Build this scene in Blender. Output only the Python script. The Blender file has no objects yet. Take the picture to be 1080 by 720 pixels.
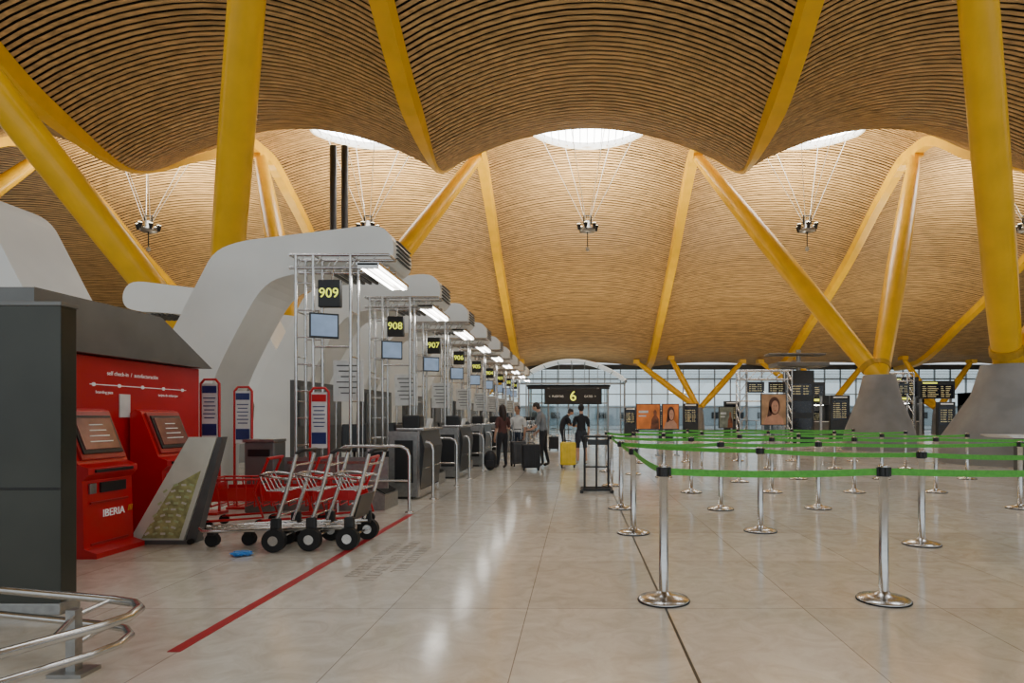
import bpy, bmesh, math, random
from mathutils import Vector, Matrix
random.seed(7)
C = bpy.context
F = 660.0
CZ = 1.35
# ---------------------------------------------------------------- materials
MATS = {}
def mat(name, col, rough=0.5, metal=0.0, var=0.08, scale=6.0, bump=0.0, emis=0.0, ecol=None, spec=0.5, stretch=(1,1,1)):
    if name in MATS: return MATS[name]
    m = bpy.data.materials.new(name); m.use_nodes = True
    nt = m.node_tree; b = nt.nodes['Principled BSDF']
    tc = nt.nodes.new('ShaderNodeTexCoord'); mp = nt.nodes.new('ShaderNodeMapping')
    mp.inputs['Scale'].default_value = stretch
    nz = nt.nodes.new('ShaderNodeTexNoise'); nz.inputs['Scale'].default_value = scale; nz.inputs['Detail'].default_value = 3
    nt.links.new(tc.outputs['Object'], mp.inputs[0]); nt.links.new(mp.outputs[0], nz.inputs['Vector'])
    cr = nt.nodes.new('ShaderNodeValToRGB')
    lo = [max(0, c*(1-var*1.5)) for c in col[:3]]; hi = [min(1, c*(1+var*1.5)) for c in col[:3]]
    cr.color_ramp.elements[0].position = .3; cr.color_ramp.elements[1].position = .7
    cr.color_ramp.elements[0].color = (*lo, 1); cr.color_ramp.elements[1].color = (*hi, 1)
    nt.links.new(nz.outputs['Fac'], cr.inputs[0]); nt.links.new(cr.outputs[0], b.inputs['Base Color'])
    b.inputs['Roughness'].default_value = rough; b.inputs['Metallic'].default_value = metal
    b.inputs['Specular IOR Level'].default_value = spec
    if bump > 0:
        bp = nt.nodes.new('ShaderNodeBump'); bp.inputs['Strength'].default_value = bump; bp.inputs['Distance'].default_value = .02
        nt.links.new(nz.outputs['Fac'], bp.inputs['Height']); nt.links.new(bp.outputs[0], b.inputs['Normal'])
    if emis > 0:
        b.inputs['Emission Color'].default_value = (*(ecol or col)[:3], 1); b.inputs['Emission Strength'].default_value = emis
    MATS[name] = m
    return m

def floor_mat():
    m = bpy.data.materials.new('polished_marble_tile'); m.use_nodes = True
    nt = m.node_tree; N = nt.nodes; L = nt.links; b = N['Principled BSDF']
    tc = N.new('ShaderNodeTexCoord'); mp = N.new('ShaderNodeMapping'); mp.inputs['Location'].default_value = (-.617+97.5, -4.42+101.5, 0)
    L.new(tc.outputs['Object'], mp.inputs[0])
    br = N.new('ShaderNodeTexBrick'); br.offset = 0; br.offset_frequency = 1; br.squash = 1
    br.inputs['Scale'].default_value = 1; br.inputs['Brick Width'].default_value = .975; br.inputs['Row Height'].default_value = 1.45
    br.inputs['Mortar Size'].default_value = .0035; br.inputs['Mortar Smooth'].default_value = .3
    br.inputs['Color1'].default_value = (.82, .78, .69, 1); br.inputs['Color2'].default_value = (.68, .635, .55, 1); br.inputs['Mortar'].default_value = (.33, .29, .24, 1)
    L.new(mp.outputs[0], br.inputs['Vector'])
    nz = N.new('ShaderNodeTexNoise'); nz.inputs['Scale'].default_value = 4.2; nz.inputs['Detail'].default_value = 10; nz.inputs['Distortion'].default_value = 1.2; nz.inputs['Roughness'].default_value = .65
    L.new(tc.outputs['Object'], nz.inputs['Vector'])
    cr = N.new('ShaderNodeValToRGB'); cr.color_ramp.elements[0].position = .33; cr.color_ramp.elements[1].position = .62
    cr.color_ramp.elements[0].color = (.74, .70, .65, 1); cr.color_ramp.elements[1].color = (1, 1, 1, 1)
    L.new(nz.outputs['Fac'], cr.inputs[0])
    mx = N.new('ShaderNodeMix'); mx.data_type = 'RGBA'; mx.blend_type = 'MULTIPLY'; mx.inputs[0].default_value = .8
    L.new(br.outputs['Color'], mx.inputs[6]); L.new(cr.outputs[0], mx.inputs[7]); L.new(mx.outputs[2], b.inputs['Base Color'])
    mr = N.new('ShaderNodeMapRange'); mr.inputs[3].default_value = .08; mr.inputs[4].default_value = .20
    n2 = N.new('ShaderNodeTexNoise'); n2.inputs['Scale'].default_value = 1.1; n2.inputs['Detail'].default_value = 5
    L.new(tc.outputs['Object'], n2.inputs['Vector']); L.new(n2.outputs['Fac'], mr.inputs[0]); L.new(mr.outputs[0], b.inputs['Roughness'])
    b.inputs['Specular IOR Level'].default_value = .7
    return m

def glass_mat():
    m = bpy.data.materials.new('facade_glass'); m.use_nodes = True
    nt = m.node_tree; nt.nodes.clear()
    o = nt.nodes.new('ShaderNodeOutputMaterial'); t = nt.nodes.new('ShaderNodeBsdfTransparent'); g = nt.nodes.new('ShaderNodeBsdfGlossy'); x = nt.nodes.new('ShaderNodeMixShader')
    t.inputs[0].default_value = (.88, .94, .95, 1); g.inputs['Roughness'].default_value = .05; x.inputs[0].default_value = .08
    nt.links.new(t.outputs[0], x.inputs[1]); nt.links.new(g.outputs[0], x.inputs[2]); nt.links.new(x.outputs[0], o.inputs[0])
    return m

YEL = mat('yellow_painted_steel', (.86, .49, .006), .34, 0, .05, 1.5)
YEL2 = mat('yellow_collar_steel', (.50, .28, .01), .5)
BAM = mat('bamboo_slat', (.52, .325, .13), .5, 0, .22, 3.0, 0, stretch=(.35, 3, 3))
BACK = mat('ceiling_void_black', (.016, .010, .006), .9)
CONC = mat('cast_concrete', (.25, .245, .235), .7, 0, .1, 1.5, .1)
PORT = mat('portal_white_composite', (.84, .84, .80), .32, 0, .03, 1.2)
STEEL = mat('brushed_steel', (.60, .59, .57), .25, 1, .05, 20)
STEELD = mat('dull_steel', (.35, .35, .34), .38, .9, .08, 20)
BLACK = mat('black_plastic', (.012, .012, .013), .45)
RUB = mat('black_rubber', (.010, .010, .010), .75)
RED = mat('red_lacquer', (.56, .008, .014), .3, 0, .05, 2)
REDD = mat('dark_red_panel', (.36, .012, .015), .35, 0, .05, 2)
CAB = mat('olive_grey_metal', (.045, .047, .038), .30, .4, .12, 1.5)
CABL = mat('hood_grey_metal', (.17, .17, .162), .4, .4, .08, 2)
WHITE = mat('white_laminate', (.74, .74, .72), .4)
NAVY = mat('navy_print', (.02, .035, .16), .4)
GREEN = mat('green_belt_webbing', (.10, .42, .05), .6, 0, .1, 40)
LIME = mat('olive_print', (.40, .40, .17), .5, 0, .25, 14)
CREAM = mat('cream_board', (.70, .68, .58), .5, 0, .05, 5)
TAPE = mat('red_floor_tape', (.45, .010, .018), .45)
DKGREY = mat('dark_grey_panel', (.020, .022, .024), .35)
MIDG = mat('mid_grey_panel', (.10, .10, .098), .5)
TUBE = mat('fluorescent_tube', (1, .97, .88), .4, emis=16, ecol=(1, .98, .92))
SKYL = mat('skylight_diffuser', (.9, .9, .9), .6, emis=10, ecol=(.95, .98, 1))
SKYN = mat('skylight_diffuser_dim', (.9, .9, .9), .6, emis=6.5, ecol=(.95, .98, 1))  # weaker emission for out-of-view skylights, lowered to keep the near ceiling darker
SIGNY = mat('sign_yellow_letters', (.8, .9, .1), .5, emis=1.3, ecol=(.8, .85, .08))
LETW = mat('white_letters', (.85, .85, .82), .5, emis=.15)
ORANGE = mat('orange_poster', (.70, .19, .03), .5, 0, .3, 2, emis=.12)
BLUE = mat('blue_plastic_wrap', (.05, .25, .65), .35)
CANW = mat('canopy_white_glow', (.70, .74, .72), .5, 0, .1, 1, emis=.6)  # emission stands in for daylight coming through the translucent canopy
LAMP = mat('lamp_glow', (1, .9, .7), .4, emis=9, ecol=(1, .88, .62))
SCRB = mat('monitor_screen', (.20, .27, .38), .15, 0, .15, 4, emis=.3, ecol=(.4, .55, .8))
SCRR = mat('kiosk_screen', (.16, .05, .05), .15, 0, .3, 4, emis=.08)
SCRT = mat('screen_text', (.5, .45, .25), .5, emis=.15, ecol=(.9, .8, .4))
SCRK = mat('screen_dark', (.01, .012, .02), .15)
GLASS = glass_mat()

# ---------------------------------------------------------------- mesh builder
class MB:
    def __init__(s): s.v = []; s.f = []; s.m = []; s.s = []; s.mats = []
    def mi(s, m):
        if m not in s.mats: s.mats.append(m)
        return s.mats.index(m)
    def add(s, vs, fs, m, smooth=False, M=None):
        o = len(s.v)
        for p in vs:
            p = Vector(p)
            if M is not None: p = M @ p
            s.v.append(p)
        k = s.mi(m)
        for f in fs: s.f.append([o+i for i in f]); s.m.append(k); s.s.append(smooth)
        return s
    def box(s, c, d, m, rot=None, bev=0.0, M=None):
        x, y, z = d[0]/2, d[1]/2, d[2]/2
        R = Matrix.Translation(c)
        if rot: R = R @ Matrix.Rotation(rot[2], 4, 'Z') @ Matrix.Rotation(rot[1], 4, 'Y') @ Matrix.Rotation(rot[0], 4, 'X')
        if M is not None: R = M @ R
        if bev <= 0:
            vs = [(-x,-y,-z),(x,-y,-z),(x,y,-z),(-x,y,-z),(-x,-y,z),(x,-y,z),(x,y,z),(-x,y,z)]
            fs = [(0,3,2,1),(4,5,6,7),(0,1,5,4),(1,2,6,5),(2,3,7,6),(3,0,4,7)]
            return s.add(vs, fs, m, False, R)
        bm = bmesh.new(); bmesh.ops.create_cube(bm, size=1)
        for v in bm.verts: v.co = Vector((v.co.x*d[0], v.co.y*d[1], v.co.z*d[2]))
        bmesh.ops.bevel(bm, geom=bm.edges[:], offset=bev, segments=3, affect='EDGES', profile=.5)
        s.add([v.co.copy() for v in bm.verts], [[v.index for v in f.verts] for f in bm.faces], m, False, R); bm.free()
        return s
    def tube(s, pts, r, m, n=10, caps=True, M=None, closed=False):
        pts = [Vector(p) for p in pts]; k = len(pts)
        rr = r if isinstance(r, (list, tuple)) else [r]*k
        vs = []; prev = None
        for i, p in enumerate(pts):
            if closed: t = (pts[(i+1) % k]-pts[i-1]).normalized()
            elif i == 0: t = (pts[1]-p).normalized()
            elif i == k-1: t = (p-pts[i-1]).normalized()
            else: t = ((pts[i+1]-p).normalized()+(p-pts[i-1]).normalized()).normalized()
            if prev is None:
                a = Vector((0,0,1)) if abs(t.z) < .9 else Vector((1,0,0))
                u = t.cross(a).normalized()
            else:
                u = (prev - t*prev.dot(t)).normalized()
            prev = u; w = t.cross(u)
            for j in range(n):
                an = 2*math.pi*j/n
                vs.append(p + (u*math.cos(an)+w*math.sin(an))*rr[i])
        fs = []
        for i in range(k if closed else k-1):
            a = i*n; b = ((i+1) % k)*n
            for j in range(n): fs.append((a+j, a+(j+1) % n, b+(j+1) % n, b+j))
        s.add(vs, fs, m, True, M)
        if caps and not closed:
            s.add(vs[:n], [list(range(n))[::-1]], m, False, M); s.add(vs[-n:], [list(range(n))], m, False, M)
        return s
    def lathe(s, prof, c, m, n=24, M=None):
        vs = []; c = Vector(c)
        for r, z in prof:
            for j in range(n):
                a = 2*math.pi*j/n; vs.append(c+Vector((r*math.cos(a), r*math.sin(a), z)))
        fs = []
        for i in range(len(prof)-1):
            for j in range(n): fs.append((i*n+j, i*n+(j+1) % n, (i+1)*n+(j+1) % n, (i+1)*n+j))
        return s.add(vs, fs, m, True, M)
    def prism(s, poly, axis, a, b, m, M=None, m2=None):
        def P(u, w, t): return (u, t, w) if axis == 'y' else ((t, u, w) if axis == 'x' else (u, w, t))
        n = len(poly); vs = [P(u, w, a) for u, w in poly]+[P(u, w, b) for u, w in poly]
        s.add(vs, [(i, (i+1) % n, n+(i+1) % n, n+i) for i in range(n)], m2 or m, False, M)
        s.add(vs, [list(range(n))[::-1], list(range(n, 2*n))], m, False, M)
        return s
    def ell(s, c, r, m, nu=14, nv=10, M=None, zmin=-1, rot=None):
        vs = []; R = Matrix.Translation(c)
        if rot: R = R @ Matrix.Rotation(rot[2], 4, 'Z') @ Matrix.Rotation(rot[1], 4, 'Y') @ Matrix.Rotation(rot[0], 4, 'X')
        if M is not None: R = M @ R
        for i in range(nv+1):
            t = math.pi*i/nv; z = max(math.cos(t), zmin)
            for j in range(nu):
                a = 2*math.pi*j/nu; vs.append((r[0]*math.sin(t)*math.cos(a), r[1]*math.sin(t)*math.sin(a), r[2]*z))
        fs = [(i*nu+j, (i+1)*nu+j, (i+1)*nu+(j+1) % nu, i*nu+(j+1) % nu) for i in range(nv) for j in range(nu)]
        return s.add(vs, fs, m, True, R)
    def rows(s, x, y, w, z0, z1, m, step=.09):
        z = z1-step
        while z > z0:
            u = x-w/2
            for frac in (.16, .42, .14, .18):
                L = w*frac*random.uniform(.55, .95); s.box((u+L/2, y, z), (L, .006, step*.36), m); u += w*(frac+.02)
            z -= step
        return s
    def obj(s, name, loc=(0,0,0), rz=0, bevel=0, parent=None, scale=1):
        me = bpy.data.meshes.new(name); me.from_pydata([tuple(p) for p in s.v], [], s.f)
        for m in s.mats: me.materials.append(m)
        me.polygons.foreach_set('material_index', s.m); me.polygons.foreach_set('use_smooth', s.s)
        me.validate(); me.update()
        bm = bmesh.new(); bm.from_mesh(me); bmesh.ops.recalc_face_normals(bm, faces=bm.faces[:])
        bm.to_mesh(me); bm.free()
        o = bpy.data.objects.new(name, me); C.scene.collection.objects.link(o)
        o.location = loc; o.rotation_euler = (0, 0, rz); o.scale = (scale,)*3
        if bevel:
            b = o.modifiers.new('bevel', 'BEVEL'); b.width = bevel; b.segments = 3; b.limit_method = 'ANGLE'; b.angle_limit = math.radians(50)
        if parent: o.parent = parent
        return o

def text(body, loc, size, m, rot, parent, name='lettering', align='CENTER', ext=.003):
    cu = bpy.data.curves.new(name, 'FONT'); cu.body = body; cu.size = size; cu.align_x = align; cu.align_y = 'CENTER'; cu.extrude = ext
    cu.materials.append(m); o = bpy.data.objects.new(name, cu); C.scene.collection.objects.link(o)
    o.location = loc; o.rotation_euler = rot
    if parent:
        o.parent = parent; o.matrix_parent_inverse = Matrix.Translation(parent.location).inverted()
    return o
CAMROT = (math.pi/2, 0, 0); AISLE = (math.pi/2, 0, math.pi/2)
def G(px, py):  # ground position measured from the photograph's perspective
    D = CZ*F/(py-440); return ((px-610)/F*D, D)

# ---------------------------------------------------------------- floor
MB().box((0, 28, -.05), (100, 80, .1), MATS.setdefault('floor', floor_mat())).obj('floor')
MB().box((-2.33, 6.15, .002), (.075, 5.1, .003), TAPE).obj('red_floor_line')
MB().box((.617, 8.0, .0015), (.016, 16, .002), DKGREY).obj('trim_1')
text('ESPERE SU TURNO\nPLEASE WAIT BEHIND\nTHE RED LINE', (-1.75, 6.0, .002), .17, mat('worn_floor_print', (.40, .35, .29), .4), (0, 0, math.pi/2), None, 'floor_lettering', ext=.0008)

# ---------------------------------------------------------------- roof
K = [(-14, 15), (-8, 13.6), (-1, 10.9), (5, 13.4), (11, 16.2), (14, 15.3), (17, 13.1), (20.5, 11.4), (24, 10.8), (29, 13.4), (33.5, 15.9), (35, 15.9), (38, 14.7), (42.8, 12.0), (50, 8.7), (56.6, 6.2), (60, 6.0), (66, 8)]
def prof(y):
    if y <= K[0][0]: return K[0][1]
    for i in range(len(K)-1):
        if K[i][0] <= y <= K[i+1][0]:
            x0, y0 = K[i]; x1, y1 = K[i+1]
            def sl(j):
                if j <= 0 or j >= len(K)-1: return 0
                a = (K[j][1]-K[j-1][1])/(K[j][0]-K[j-1][0]); b = (K[j+1][1]-K[j][1])/(K[j+1][0]-K[j][0])
                return 0 if a*b <= 0 else 2*a*b/(a+b)
            h = x1-x0; t = (y-x0)/h; m0 = sl(i)*h; m1 = sl(i+1)*h
            return (2*t**3-3*t*t+1)*y0+(t**3-2*t*t+t)*m0+(-2*t**3+3*t*t)*y1+(t**3-t*t)*m1
    return K[-1][1]
RIBS = [.5+6+12*k for k in range(-5, 4)]
def arch_h(y):
    if y < 24: return 1.9
    if y < 34: return 1.9-.6*(y-24)/10
    return max(.5, 1.3-.8*(y-34)/22)
def zc(x, y, up=0.0):
    u = ((x-.5-6) % 12)/12
    return prof(y)+.12+arch_h(y)*(math.sin(math.pi*u)**.85 if 0 < u < 1 else 0)+up
SKY_Y, SRX, SRY = 34.2, 3.0, 2.0
def slats():
    mb = MB(); V = []; Fc = []
    ys = []; y = -10.0
    while y < 60:
        ys.append(y); d = (prof(y+.05)-prof(y-.05))/.1
        y += .18/math.sqrt(1+d*d)
    for y in ys:
        d = (prof(y+.05)-prof(y-.05))/.1; L = math.sqrt(1+d*d); ty, tz = 1/L, d/L; ny, nz = -tz, ty
        hw = .055+random.uniform(-.004, .004); th = .035; jit = random.uniform(-.007, .007)
        for i in range(len(RIBS)-1):
            x0, x1 = RIBS[i]+.1, RIBS[i+1]-.1; cx = (x0+x1)/2
            a = None
            for sy in (SKY_Y, 11.0):
                q = (y-sy)/SRY
                if abs(q) < 1: a = SRX*math.sqrt(1-q*q)
            if a is not None and cx > -30: segs = [(x0, cx-a, 7), (cx+a, x1, 7)]
            else: segs = [(x0, x1, 14)]
            for s0, s1, n in segs:
                base = len(V)
                for j in range(n+1):
                    x = s0+(s1-s0)*j/n; z = zc(x, y, jit)
                    for (a1, b1) in ((-hw, 0), (hw, 0), (hw, th), (-hw, th)):
                        V.append((x, y+ty*a1+ny*b1, z+tz*a1+nz*b1))
                for j in range(n):
                    p = base+4*j
                    for e in range(4): Fc.append((p+e, p+4+e, p+4+(e+1) % 4, p+(e+1) % 4))
    mb.add(V, Fc, BAM)
    return mb
slats().obj('ceiling')
mb = MB(); V = []; Fc = []
xs = [RIBS[0]+j*1.0 for j in range(97)]; yy = [-10+j*.75 for j in range(96)]
for y in yy:
    for x in xs: V.append((x, y, zc(x, y, .55)))
for i in range(len(yy)-1):
    for j in range(len(xs)-1):
        a = i*len(xs)+j; Fc.append((a, a+1, a+1+len(xs), a+len(xs)))
mb.add(V, Fc, BACK, True); mb.obj('ceiling_backing')
for X in RIBS:
    mb = MB(); V = []; Fc = []; n = 0; y = -10.0
    while y <= 60:
        d = (prof(y+.05)-prof(y-.05))/.1; L = math.sqrt(1+d*d); ty, tz = 1/L, d/L; ny, nz = -tz, ty
        z = prof(y); s = min(1, max(.12, abs(y-25.2)/4.5))
        for (a, b) in ((-.33*s, .28), (-.25*s, .12-.32*s), (.25*s, .12-.32*s), (.33*s, .28)):
            V.append((X+a, y+ny*b, z+nz*b))
        n += 1; y += .5
    for i in range(n-1):
        for e in range(4): Fc.append((4*i+e, 4*i+4+e, 4*i+4+(e+1) % 4, 4*i+(e+1) % 4))
    mb.add(V, Fc, YEL); mb.obj('roof_rib')
for sy in (SKY_Y, 11.0):
    for k in (-2, -1, 0, 1, 2):
        cx = .5+12*k; mb = MB(); n = 40
        ring0 = []; ring1 = []; ring2 = []
        for j in range(n):
            a = 2*math.pi*j/n; x = cx+SRX*math.cos(a); y = sy+SRY*math.sin(a)
            ring0.append((x, y, zc(x, y)-.04)); ring1.append((x, y, zc(x, y)+.3))
            x2 = cx+(SRX+.1)*math.cos(a); y2 = sy+(SRY+.1)*math.sin(a); ring2.append((x2, y2, zc(x2, y2)-.04))
        mb.add(ring0+ring1, [(j, (j+1) % n, n+(j+1) % n, n+j) for j in range(n)], WHITE, True)
        mb.add(ring0+ring2, [(j, (j+1) % n, n+(j+1) % n, n+j) for j in range(n)], WHITE, True)
        zt = zc(cx, sy)+.28
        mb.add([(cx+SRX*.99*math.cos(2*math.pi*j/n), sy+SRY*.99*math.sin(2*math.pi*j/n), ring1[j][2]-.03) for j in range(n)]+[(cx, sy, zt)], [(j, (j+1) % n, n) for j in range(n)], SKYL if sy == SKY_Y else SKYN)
        for q in range(-7, 8):
            w = SRY*math.sqrt(max(0, 1-(q*.4/SRX)**2))*.95
            mb.tube([(cx+q*.4, sy-w, zc(cx+q*.4, sy-w)+.1), (cx+q*.4, sy, zc(cx+q*.4, sy)+.1), (cx+q*.4, sy+w, zc(cx+q*.4, sy+w)+.1)], .02, STEELD, 6)
        mb.obj('roof_skylight')
        if sy == SKY_Y:
            lz = 11.6; mb = MB(); ly = sy
            mb.lathe([(.05, .5), (.18, .45), (.2, .1), (.42, .02), (.42, -.1), (.1, -.14)], (cx, ly, lz), STEELD, 16)
            for j in range(6):
                a = j*math.pi/3+.3
                mb.tube([(cx+.2*math.cos(a), ly+.2*math.sin(a), lz+.05), (cx+.5*math.cos(a), ly+.5*math.sin(a), lz+.1)], .03, STEELD, 6)
                mb.tube([(cx+.5*math.cos(a), ly+.5*math.sin(a), lz-.05), (cx+.5*math.cos(a), ly+.5*math.sin(a), lz+.25)], [.06, .13], BLACK, 10)
                mb.ell((cx+.5*math.cos(a), ly+.5*math.sin(a), lz+.26), (.11, .11, .04), LAMP, 8, 6)
            mb.tube([(cx-.2, ly, lz+.3), (cx-.2, ly, lz+.75), (cx+.2, ly, lz+.75), (cx+.2, ly, lz+.3)], .05, BLACK, 6)
            mb.tube([(cx, ly, lz-.12), (cx, ly, lz-1.0)], .03, BLACK, 6); mb.ell((cx, ly, lz-1.05), (.11, .11, .14), STEELD, 8, 6)
            for dx, dy in ((-2.6, .9), (2.6, .9), (-1.3, 1.8), (1.3, 1.8), (-1.0, -1.7), (1.0, -1.7)):
                mb.tube([(cx+dx*.1, ly, lz+.5), (cx+dx, ly+dy, zc(cx+dx, ly+dy)+.05)], .017, WHITE, 5)
            mb.obj('suspended_luminaire')

# ---------------------------------------------------------------- V columns
def vcol(bx, by, jz, tops, rb, rt, r1=.34, r2=.54, r3=.27):
    mb = MB()
    mb.lathe([(rb, 0), (rb*.93, jz*.25), (rt*1.35, jz*.7), (rt, jz), (0, jz+.02)], (bx, by, 0), CONC, 32)
    for T in tops:
        P0 = Vector((bx, by, jz-.15)); T = Vector(T); pts = []; rr = []
        for i in range(13):
            t = i/12; pts.append(P0.lerp(T, t)); s = math.sin(math.pi*t)**.7 if 0 < t < 1 else 0
            base = r1+(r3-r1)*t; rr.append(base+(r2-.30)*s)
        mb.tube(pts, rr, YEL, 24)
        mb.tube([P0.lerp(T, .035), P0.lerp(T, .05)], r1*1.2, YEL2, 24)
        mb.box(T+Vector((0, 0, .0)), (.5, .9, .35), YEL)
    return mb.obj('branching_column')
zt2 = prof(34.4)-.2; zt1 = prof(11)-.2
for bx in (-35.5, -11.5, 12.5, 36.5):
    vcol(bx, 26, 3.1, [(bx-6, 34.4, zt2), (bx+6, 34.4, zt2)], 1.45, .62, .32, .48, .26)
for bx, by in ((-11.5, 20.0), (12.7, 18.5)):
    vcol(bx, by, 2.9, [(bx-6, 11.4, zt1), (bx+6, 11.4, zt1)], 1.9, .7, .36, .42, .24)
for bx, by in ((-38, 54), (-9.4, 54), (10.4, 54), (31, 54), (21.5, 54)):
    vcol(bx, by, 2.2, [(bx-5.2, by+2.2, prof(by+2.2)+.1), (bx+4.3, by+2.2, prof(by+2.2)+.1)] + ([(bx-2.2, by+1.5, prof(by+1.5)+.2)] if bx > 0 else []), .5, .3, .2, .40, .16)
for X in (-11.75, -11.2):
    MB().lathe([(.30, 0), (.30, .1), (.16, .12), (.16, prof(30)+.3), (.0, prof(30)+.31)], (X, 30, 0), BLACK, 14).obj('rainwater_pipe')

# ---------------------------------------------------------------- walls / far facade
MB().box((-42, 25, 4), (.3, 72, 8), MIDG).obj('wall_left')
MB().box((43, 25, 4), (.3, 72, 8), MIDG).obj('wall_right')
mb = MB(); FY = 61
X = -41.8
while X < 42.8:
    mb.box((X, FY, 3.2), (.10, .2, 6.4), STEELD); X += 1.53
for z in (.15, 2.3, 3.6, 5.1): mb.box((.5, FY, z), (85, .12, .09), STEELD)
for i in range(9): mb.box((.5, FY-.3, 4.75+i*.13), (85, .18, .03), MIDG)
mb.box((.5, FY, 6.25), (85, .3, .5), MIDG)
mb.box((.5, FY+.06, 3.2), (85, .02, 6.3), GLASS)
mb.obj('window_1')
MB().box((0, 90, -.1), (200, 50, .1), mat('tarmac', (.30, .30, .30), .9)).obj('ground')
mb = MB(); mb.box((0, 112, 1.7), (170, 6, 3.4), mat('distant_building', (.38, .41, .43), .8))
for i in range(-20, 21): mb.box((i*4, 108.95, 1.7), (1.6, .1, 1.1), DKGREY)
mb.obj('distant_terminal_building')
mb = MB(); V = []; Fc = []; n = 24
for yv in (53.6, 57.0):
    for j in range(n+1):
        u = j/n; x = -.6-4.7+9.4*u; z = 4.5+1.75*math.sin(math.pi*u)**.8
        V.append((x, yv, z)); V.append((x, yv, z+.12))
for j in range(n):
    a = 2*j; b = 2*(n+1)+2*j
    Fc += [(a, a+2, b+2, b), (a+1, b+1, b+3, a+3), (a, a+1, a+3, a+2), (b, b+2, b+3, b+1)]
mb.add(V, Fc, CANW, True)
for j in range(0, n+1, 3):
    u = j/n; x = -5.3+9.4*u; z = 4.45+1.75*math.sin(math.pi*u)**.8
    mb.tube([(x, 53.6, z), (x, 57.0, z)], .05, STEELD, 6); mb.tube([(x, 57, 4.45), (x, 57, z)], .03, STEELD, 6)
mb.box((-.6, 57, 4.42), (9.6, .12, .16), STEELD); mb.box((-5.3, 55.3, 4.45), (.16, 3.4, .2), STEELD); mb.box((4.1, 55.3, 4.45), (.16, 3.4, .2), STEELD)
for x in (-5.3, 4.1): mb.box((x, 55.6, 2.2), (.16, .16, 4.4), STEELD)
mb.obj('entrance_canopy')
mb = MB(); mb.box((-.4, 48, 2.95), (4.4, .3, 1.2), BLACK, bev=.03)
for x in (-2.3, 1.5): mb.tube([(x, 48, 0), (x, 48, 3.6)], .07, STEELD, 8); mb.box((x, 48, .03), (.5, .5, .06), STEELD)
o = mb.obj('gate_number_sign')
text('6', (-.4, 47.83, 2.95), 1.05, SIGNY, CAMROT, o, 'gate_digit'); text('<  PUERTAS', (-1.7, 47.83, 2.95), .22, LETW, CAMROT, o); text('GATES  >', (.9, 47.83, 2.95), .22, LETW, CAMROT, o)
mb = MB()
for x in (-4, -2.4, -.8, .8, 2.4): mb.box((x, 50.5, 1.9), (.12, .12, 3.8), STEELD)
mb.box((-.8, 50.5, 3.8), (6.6, .2, .35), DKGREY); mb.box((-.8, 50.5, 2.5), (6.4, .1, .1), STEELD); mb.box((-.8, 50.52, 1.9), (6.4, .02, 3.7), GLASS)
mb.box((-.8, 51.7, 3.9), (6.8, 2.6, .12), MIDG)
for x in (-4, 2.4): mb.box((x, 51.7, 1.9), (.04, 2.4, 3.7), GLASS); mb.box((x, 52.9, 1.9), (.12, .12, 3.8), STEELD)
mb.obj('entrance_vestibule')

# ---------------------------------------------------------------- check-in portals
PP = [(-7.1, 0), (-7.1, 1.5), (-6.95, 2.2), (-6.57, 2.85), (-6.15, 3.67), (-5.95, 4.05), (-5.55, 4.22), (-4.9, 4.3), (-3.9, 4.42), (-3.25, 4.5), (-3.03, 4.3), (-3.0, 3.98), (-3.2, 3.8), (-4.0, 3.76), (-4.75, 3.68), (-5.15, 3.5), (-5.5, 2.9), (-5.95, 2.0), (-6.1, 1.4), (-6.15, 0)]
def smooth_poly(p):
    out = []
    n = len(p)
    for i in range(n):
        a = p[i-1]; b = p[i]; c = p[(i+1) % n]
        if b[1] == 0: out.append(b); continue
        out += [(b[0]*.75+a[0]*.25, b[1]*.75+a[1]*.25), (b[0]*.75+c[0]*.25, b[1]*.75+c[1]*.25)]
    return out
PS = smooth_poly(smooth_poly(PP))
def portal(y, MX=None):
    poly = PS if MX is None else [(MX-x, z) for x, z in PS]
    mb = MB(); mb.prism(poly, 'y', y, y+1.1, PORT)
    def X(x): return x if MX is None else MX-x
    for i in range(7):
        mb.box((X(-3.35-i*.12), y+.55, 3.74), (.05, .85, .05), MIDG)
    for i in range(5): mb.box((X(-3.0), y+.55, 3.98+i*.07), (.05, .8, .02), MIDG)
    return mb.obj('check_in_portal', bevel=.08)
SP = 3.45
for k in range(9): portal(10.2+SP*k)
portal(7.5, -13.2)
for k in range(2, 9): portal(7.5+SP*k, -13.5)

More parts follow.
